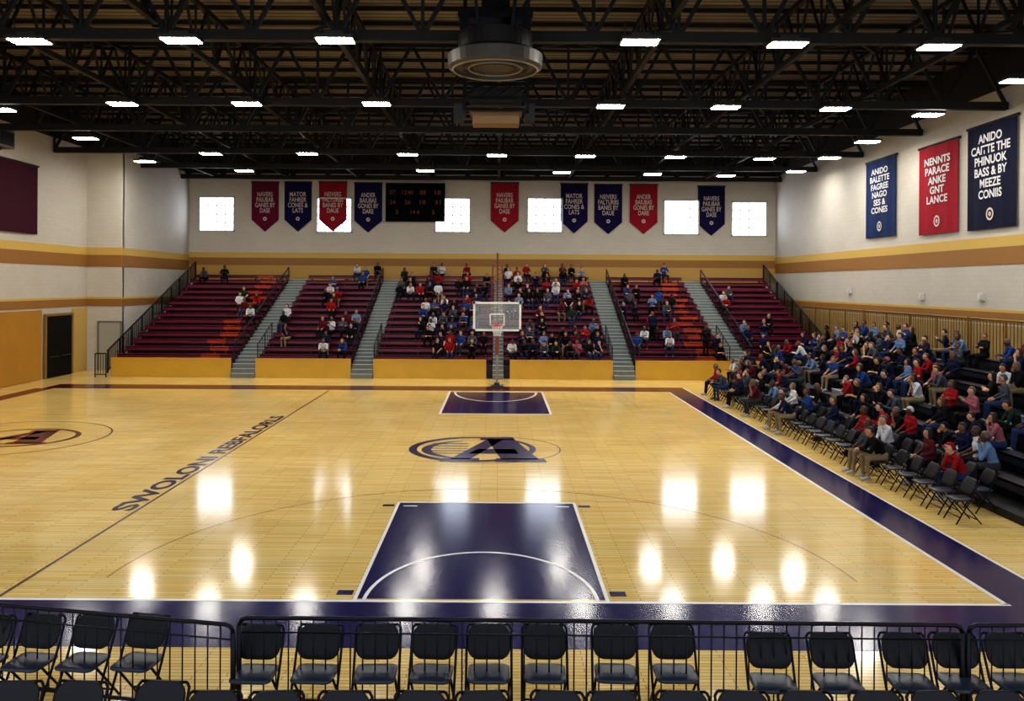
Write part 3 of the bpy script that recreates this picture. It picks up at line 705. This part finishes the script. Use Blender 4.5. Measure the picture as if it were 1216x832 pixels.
    out.ell(hc+Vector((0,-0.091,-0.058)),(0.024,0.008,0.007),8,4,6)
    for (W,K,s) in hands:
        d=(K-W).normalized(); side=d.cross(Vector((0,0,1)))
        if side.length<0.2: side=Vector((1,0,0))
        side.normalize(); nrm=side.cross(d).normalized()
        if nrm.z>0 : nrm=-nrm
        for k,(off,L) in enumerate(((-0.024,0.055),(-0.008,0.066),(0.008,0.062),(0.024,0.048))):
            p0=K+side*off+d*0.015; p1=p0+d*L*0.6+nrm*0.006; p2=p1+d*L*0.4+nrm*0.022
            out.tube([p0,p1,p2],[0.0095,0.0085,0.006],6,0)
        ts=-1 if side.x*s>0 else 1
        p0=W+d*0.03+side*ts*0.02; p1=p0+side*ts*0.022+d*0.025; p2=p1+d*0.028+nrm*0.008
        out.tube([p0,p1,p2],[0.012,0.010,0.007],6,0)
    m=out.mesh('person_'+kind,[M('d%d'%i,'#888888') for i in range(7)],True,fix=False)
    return m,hc
def hairmesh(kind):
    mb=MB(); nu,nv=20,14
    for i in range(nv+1):
        t=math.pi*i/nv
        for j in range(nu):
            a=2*math.pi*j/nu
            x=math.sin(t)*math.cos(a); y=math.sin(t)*math.sin(a); z=math.cos(t)
            front=-y
            cover= (z>0.45) or (front<0.15 and z>-0.35 ) or (kind=='long' and front<0.35 and z>-2)
            k=1.0 if cover else 0.72
            wob=1+0.03*math.sin(5*a+3*t)
            px,py,pz=0.090*x*k*wob,0.108*y*k*wob+0.006,0.124*z*k*wob+0.006
            if kind=='long' and cover and z<0: 
                pz=pz*1.9; py=py*0.9+0.03*(-z); px*=1.1
            mb.v.append((px,py,pz))
    for i in range(nv):
        for j in range(nu):
            a=i*nu+j;b=i*nu+(j+1)%nu
            mb.f.append((a,a+nu,b+nu,b)); mb.m.append(0)
    if kind=='cap':
        mb.prism([(-0.06,-0.09,0.045),(0.06,-0.09,0.045),(0.045,-0.165,0.035),(-0.045,-0.165,0.035)],(0,0,0.008))
    return mb.mesh('hair_'+kind,M('dummy','#888888'),True)
KINDS=['up','fwd','chin','fold','clap','stand']
PM={k:build_person(k) for k in KINDS}
HM={k:hairmesh(k) for k in('short','long','cap')}
SKIN=[M('skin%d'%i,h,0.55) for i,h in enumerate(('#c29272','#b37e5d','#7a4e38','#523224','#c99c80'))]
HAIR=[M('hair%d'%i,h,0.6) for i,h in enumerate(('#120d0b','#2a1a12','#3e2617','#5b3f24','#5d554d'))]
SHC={'navy':'#141a38','black':'#0c0d12','white':'#c6c8cc','grey':'#464b54','red':'#8c161c','blue':'#24407a','maroon':'#521622','light blue':'#6680a2','dark green':'#1b3027','pink':'#985a62'}
SHM={k:M('shirt_'+k.replace(' ','_'),v,0.85,noise=0.1,nscale=12,spec=0.2) for k,v in SHC.items()}
TRC={'black':'#0c0c10','navy':'#151c30','blue jeans':'#26385a','khaki':'#857458','grey':'#333539'}
TRM={k:M('trouser_'+k.replace(' ','_'),v,0.85,spec=0.2) for k,v in TRC.items()}
SHOE=[M('shoe_dark','#0d0d0f',0.5),M('shoe_white','#a0a0a0',0.5)]
EYE=M('eye_dark','#1a1210',0.3); LIP=M('lip','#8a4a44',0.5)
PT={'up':'seated upright','fwd':'leaning forward','chin':'hand at chin','fold':'arms folded','clap':'clapping hands','stand':'standing upright'}
def person(loc,rz,group,kind=None,shirt=None,tr=None,hair=None,scale=1.0):
    kind=kind or random.choices(['up','fwd','chin','fold','clap'],[34,30,15,15,6])[0]
    me,hc=PM[kind]
    shirt=shirt or random.choices(list(SHC),[24,24,11,11,11,9,6,6,2,1])[0]
    tr=tr or random.choices(list(TRC),[32,27,22,9,10])[0]
    o=add('person',me,loc=loc,rot=(0,0,rz),scale=scale,cat='person',group=group)
    hk=hair or random.choices(['short','long','cap'],[60,30,10])[0]
    o['label']='person in %s top and %s, %s'%(shirt,tr if 'jeans' in tr else tr+' trousers',PT[kind])
    sk=random.choice(SKIN); slv=sk if random.random()<0.2 else SHM[shirt]
    for i,m in enumerate((sk,SHM[shirt],slv,TRM[tr],random.choice(SHOE),EYE,LIP)):
        o.material_slots[i].link='OBJECT'; o.material_slots[i].material=m
    h=add('hair' if hk!='cap' else 'cap',HM[hk],parent=o,loc=hc)
    h.material_slots[0].link='OBJECT'; h.material_slots[0].material=random.choice(HAIR) if hk!='cap' else random.choice(list(SHM.values()))
    return o
cand=[]
for i in range(NR):
    for (xa,xb) in SECT:
        n=int((xb-xa-0.5)/0.58)
        for k in range(n+1):
            x=xa+0.35+k*0.58
            if x>xb-0.3: continue
            s=S0+RISE*i; y=YF+i*DEP
            px,py=proj((x,y,s+0.4)); cand.append([px,py,x,y,s,False])
REG=[(243,270,312,334,2),(283,312,345,372,5),(333,353,366,402,3),(378,402,318,364,6),(380,424,374,420,10),(426,458,314,336,4),(474,580,318,356,22),(495,575,356,422,34),(583,702,318,356,30),(598,712,352,422,22),(640,716,392,424,11),(735,800,344,370,9),(738,802,374,406,7),(733,748,318,336,1),(772,792,318,336,2),(843,872,342,424,5),(876,918,376,424,6)]
for (x0,x1,y0,y1,n) in REG:
    c=[q for q in cand if x0<=q[0]<=x1 and y0<=q[1]<=y1 and not q[5]]
    random.shuffle(c)
    for q in c[:n]:
        q[5]=True
        person((q[2]+random.uniform(-.04,.04),q[3]-0.02,q[4]-0.45),math.radians(random.uniform(-22,22)),'spectators on the far bleachers',scale=random.uniform(0.96,1.04))
for (xp,i,sh) in ((10.9,1,'black'),(8.4,3,'navy')):
    person((xp,YF+i*DEP-0.45,S0+RISE*i-0.45),0.2,'spectators on the far bleachers','stand',sh,'black','short')
GS='spectators on the side bleachers'
for i in range(RN):
    X=RX+i*RD; s=RS0+RR*i
    for (ya,yb) in RSEC:
        y=ya+0.4
        while y<yb-0.3:
            px,py=proj((X,y,s+0.4))
            dens=0.52 if y>25 else 0.56
            if i==0: dens*=0.75
            if px<1240 and random.random()<dens:
                person((X-0.02,y+random.uniform(-.05,.05),s-0.45),-math.pi/2+math.radians(random.uniform(-30,20)),GS,scale=random.uniform(0.95,1.03))
            y+=0.6
def near(yt,ci): 
    return min([c for c in chairpos if c[2]==ci],key=lambda c:abs(c[1]-yt))
GC='spectators in courtside chairs'
for (yt,ci,kind,sh,tr,hr) in ((20.9,0,'fwd','black','khaki','short'),(21.6,0,'up','grey','khaki','long'),(27.3,0,'fwd','navy','khaki','short'),(28.1,0,'up','white','khaki','short'),(31,0,'chin','maroon','grey','long'),(33,0,'up','navy','black','short'),(36.5,0,'up','red','black','short'),(35.2,0,'fwd','grey','blue jeans','short'),(18.6,1,'fwd','red','blue jeans','cap'),(22.5,1,'chin','white','navy','short'),(24,1,'up','red','black','long'),(26,1,'up','navy','blue jeans','short'),(28,1,'clap','blue','black','short'),(29.5,1,'up','white','black','long'),(31,1,'fwd','light blue','navy','short'),(33,1,'up','black','black','short'),(34.4,1,'chin','grey','navy','short'),(35.8,1,'up','red','black','short'),(20.2,1,'up','maroon','black','long')):
    c=near(yt,ci); person((c[0]+0.02,c[1],0.02),-math.pi/2+math.radians(random.uniform(-12,12)),GC,kind,sh,tr,hr,scale=1.04)
# ---------------- world + camera
w=bpy.data.worlds.new('World'); sc.world=w; w.use_nodes=True
bg=w.node_tree.nodes['Background']; bg.inputs['Color'].default_value=(0.82,0.88,1.0,1); bg.inputs['Strength'].default_value=1.2
cam=bpy.data.cameras.new('Camera'); co=bpy.data.objects.new('Camera',cam); COL.objects.link(co)
cam.sensor_width=36; cam.lens=F/1216*36; cam.shift_x=(608-VX)/1216; cam.shift_y=-(416-VY)/1216; cam.clip_end=300
co.matrix_world=Matrix.Translation((0,0,H))@Matrix.Rotation(math.pi/2,4,'X')@Matrix.Rotation(ROLL,4,'Z')
sc.camera=co
sc.view_settings.view_transform='Standard'
try: sc.view_settings.look='Medium High Contrast'
except Exception as e: print('look',e)
print('objects',len(bpy.data.objects))
